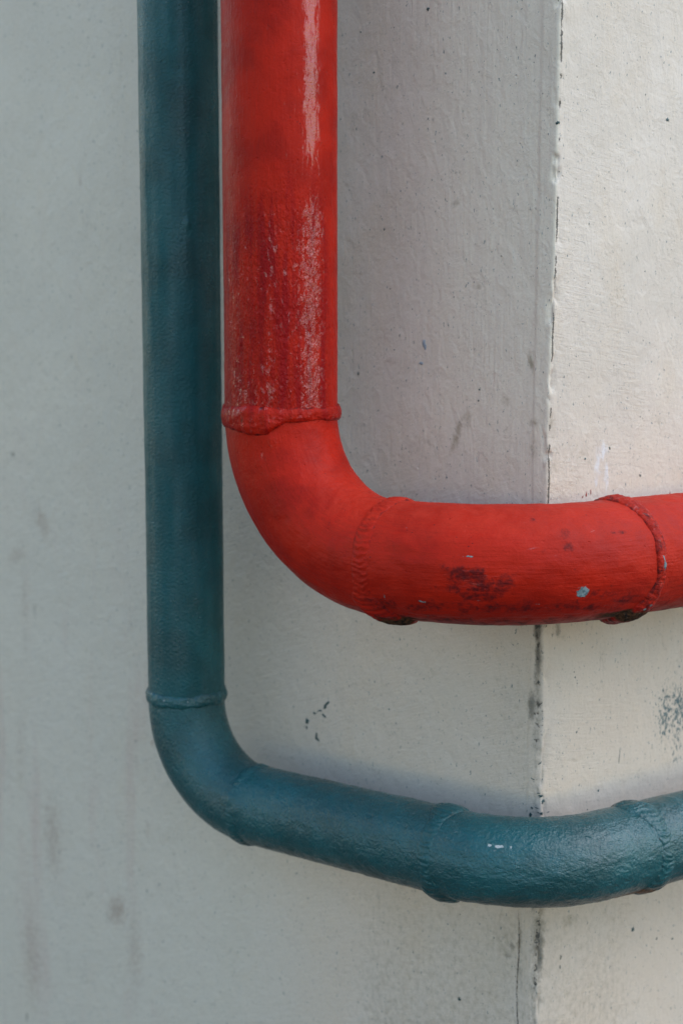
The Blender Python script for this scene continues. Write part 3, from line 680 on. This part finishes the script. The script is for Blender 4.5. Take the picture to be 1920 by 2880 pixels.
def weld(P, s0, half, height, mat, fields, parent, seed, ripple=0.0, sag=(), lumps=(), label=None, skew=0.0):
    """Raised bead round a joint: uneven width and height, ripples left by the torch, sags of paint."""
    k = 300; m = 26
    th = np.linspace(-math.pi, math.pi, k, endpoint=False)
    w = np.linspace(-1, 1, m)
    W, T = np.meshgrid(w, th, indexing='ij')
    cx, sx = np.cos(T), np.sin(T)
    n1 = fbm(cx * 2.2 + seed, sx * 2.2, T * 0 + seed, 3); n2 = fbm(cx * 6 + seed, sx * 6, T * 0 + 2 * seed, 2)
    hw = half * (1 + 0.35 * n1 + 0.20 * n2); cen = half * (0.30 * fbm(cx * 1.7, sx * 1.7 + seed, T * 0, 3)) + skew * sx
    hh = height * (1 + 0.5 * n2 + 0.4 * n1)
    for (t0, wd, dc, dw, dh) in sag:
        d = ((T - rad(t0) + math.pi) % (2 * math.pi) - math.pi) / rad(wd)
        g = np.exp(-0.5 * d * d); cen = cen + dc * g; hw = hw + dw * g; hh = hh + dh * g
    prof = np.sqrt(np.clip(1 - np.abs(W) ** 2.2, 0, 1))
    S = s0 + cen + W * hw
    rel = -0.0009 + (np.maximum(hh, height * 0.3) + 0.0009) * prof
    rel = rel + prof * (0.0004 + 0.3 * height) * fbm(T * P.r * 75, S * 120, T * 0 + seed, 4)
    if ripple:
        ripple = ripple * np.clip(0.9 + 1.6 * fbm(T * 4, W * 0.6, T * 0 + 3 * seed, 2), 0.1, 1.6)
        ph = T * P.r / 0.0062 * 2 * math.pi + 3.2 * (W ** 2) + 6.0 * perlin(T * 5, W, T * 0 + seed)
        rel = rel + prof * ripple * np.sin(ph)
    for (t0, w0, a, b, dh) in lumps:
        d = ((T - rad(t0) + math.pi) % (2 * math.pi) - math.pi) / rad(a)
        rel = rel + dh * np.exp(-0.5 * (d * d + ((W - w0) / b) ** 2))
    q = np.zeros(W.shape + (3,))
    for i in range(m):
        # every ring row follows its own station along the pipe
        C, Tn, e1, e2 = P.frame(S[i])
        q[i] = C + (P.r + rel[i])[:, None] * (np.cos(th)[:, None] * e1 + np.sin(th)[:, None] * e2)
    F = grid_faces(m, k, wrap=True, flip=True)
    fl = fields(S, T)
    seam = smooth(0.62, 0.95, np.abs(W)) * np.clip(0.55 + 0.9 * fbm(T * 7, W * 2, T * 0 + seed, 2), 0, 1)   # dirt caught along both toes of the bead
    fl["dirt_shade"] = np.maximum(fl["dirt_shade"], 0.75 * seam)
    at = {kk: v.ravel() for kk, v in fl.items()}
    o = mesh_object("weld_seam", q.reshape(-1, 3), F, mat, parent, uv=np.stack([(T * P.r).ravel(), S.ravel()], -1), attrs=at)
    if label: o["label"] = label
    return o

def bead_fields(base, gloss=None, dirt_shade=0.0, rust=None, wr=0.4):
    def f(s, th):
        d = base(s, th)
        if gloss is not None: d["gloss"] = np.full_like(s, gloss)
        d["dirt_shade"] = np.maximum(d["dirt_shade"], dirt_shade + 0.25 * fbm(th * 5, s * 150, s * 0, 2))
        d["wrinkle"] = np.full_like(s, wr)
        if "wet" in d: d["wet"] = np.full_like(s, 0.7 if gloss and gloss > 0.3 else 0.3)
        return d
    return f

red = empty("red_pipe", (-0.0611, 1.4459, TOP))
tag(red, "thick glossy red pipe with welded elbows bending round the wall corner", "pipe")
w = RED_WELDS
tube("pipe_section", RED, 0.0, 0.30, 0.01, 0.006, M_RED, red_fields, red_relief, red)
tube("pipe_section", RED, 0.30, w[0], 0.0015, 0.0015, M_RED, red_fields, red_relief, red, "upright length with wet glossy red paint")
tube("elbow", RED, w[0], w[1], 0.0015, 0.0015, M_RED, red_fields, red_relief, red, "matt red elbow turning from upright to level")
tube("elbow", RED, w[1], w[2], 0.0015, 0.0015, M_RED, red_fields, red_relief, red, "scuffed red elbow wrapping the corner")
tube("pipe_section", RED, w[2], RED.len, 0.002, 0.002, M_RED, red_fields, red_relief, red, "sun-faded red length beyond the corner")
weld(RED, w[0], 0.0095, 0.0034, M_RED, bead_fields(red_fields, 0.36, 0.10), red, 3.0,
     sag=[(-8, 16, 0.0035, 0.005, 0.0016), (-22, 9, 0.004, 0.003, 0.0008)], lumps=[(-30, 0.8, 4, 0.35, 0.0018), (-6, 0.7, 5, 0.4, 0.0012)], label="lumpy weld with dripping paint")
weld(RED, w[1], 0.0095, 0.0013, M_RED, bead_fields(red_fields, 0.15, 0.12, wr=0.5), red, 11.0, ripple=0.0006,
     sag=[(80, 26, 0.010, 0.012, 0.0045), (-95, 22, 0.003, 0.004, 0.0016)], label="rippled weld with a rusty underside")
weld(RED, w[2], 0.0065, 0.0026, M_RED, bead_fields(red_fields, 0.35, 0.34, wr=0.6), red, 23.0, ripple=0.0003,
     sag=[(72, 24, -0.010, 0.013, 0.0038), (-95, 26, -0.002, 0.008, 0.0014)], label="dark cracked weld with bare metal chips")

blue = empty("teal_pipe", (-0.1763, 1.5852, TOP))
tag(blue, "thinner dark teal pipe left of and below the red pipe", "pipe")
w = BLUE_WELDS
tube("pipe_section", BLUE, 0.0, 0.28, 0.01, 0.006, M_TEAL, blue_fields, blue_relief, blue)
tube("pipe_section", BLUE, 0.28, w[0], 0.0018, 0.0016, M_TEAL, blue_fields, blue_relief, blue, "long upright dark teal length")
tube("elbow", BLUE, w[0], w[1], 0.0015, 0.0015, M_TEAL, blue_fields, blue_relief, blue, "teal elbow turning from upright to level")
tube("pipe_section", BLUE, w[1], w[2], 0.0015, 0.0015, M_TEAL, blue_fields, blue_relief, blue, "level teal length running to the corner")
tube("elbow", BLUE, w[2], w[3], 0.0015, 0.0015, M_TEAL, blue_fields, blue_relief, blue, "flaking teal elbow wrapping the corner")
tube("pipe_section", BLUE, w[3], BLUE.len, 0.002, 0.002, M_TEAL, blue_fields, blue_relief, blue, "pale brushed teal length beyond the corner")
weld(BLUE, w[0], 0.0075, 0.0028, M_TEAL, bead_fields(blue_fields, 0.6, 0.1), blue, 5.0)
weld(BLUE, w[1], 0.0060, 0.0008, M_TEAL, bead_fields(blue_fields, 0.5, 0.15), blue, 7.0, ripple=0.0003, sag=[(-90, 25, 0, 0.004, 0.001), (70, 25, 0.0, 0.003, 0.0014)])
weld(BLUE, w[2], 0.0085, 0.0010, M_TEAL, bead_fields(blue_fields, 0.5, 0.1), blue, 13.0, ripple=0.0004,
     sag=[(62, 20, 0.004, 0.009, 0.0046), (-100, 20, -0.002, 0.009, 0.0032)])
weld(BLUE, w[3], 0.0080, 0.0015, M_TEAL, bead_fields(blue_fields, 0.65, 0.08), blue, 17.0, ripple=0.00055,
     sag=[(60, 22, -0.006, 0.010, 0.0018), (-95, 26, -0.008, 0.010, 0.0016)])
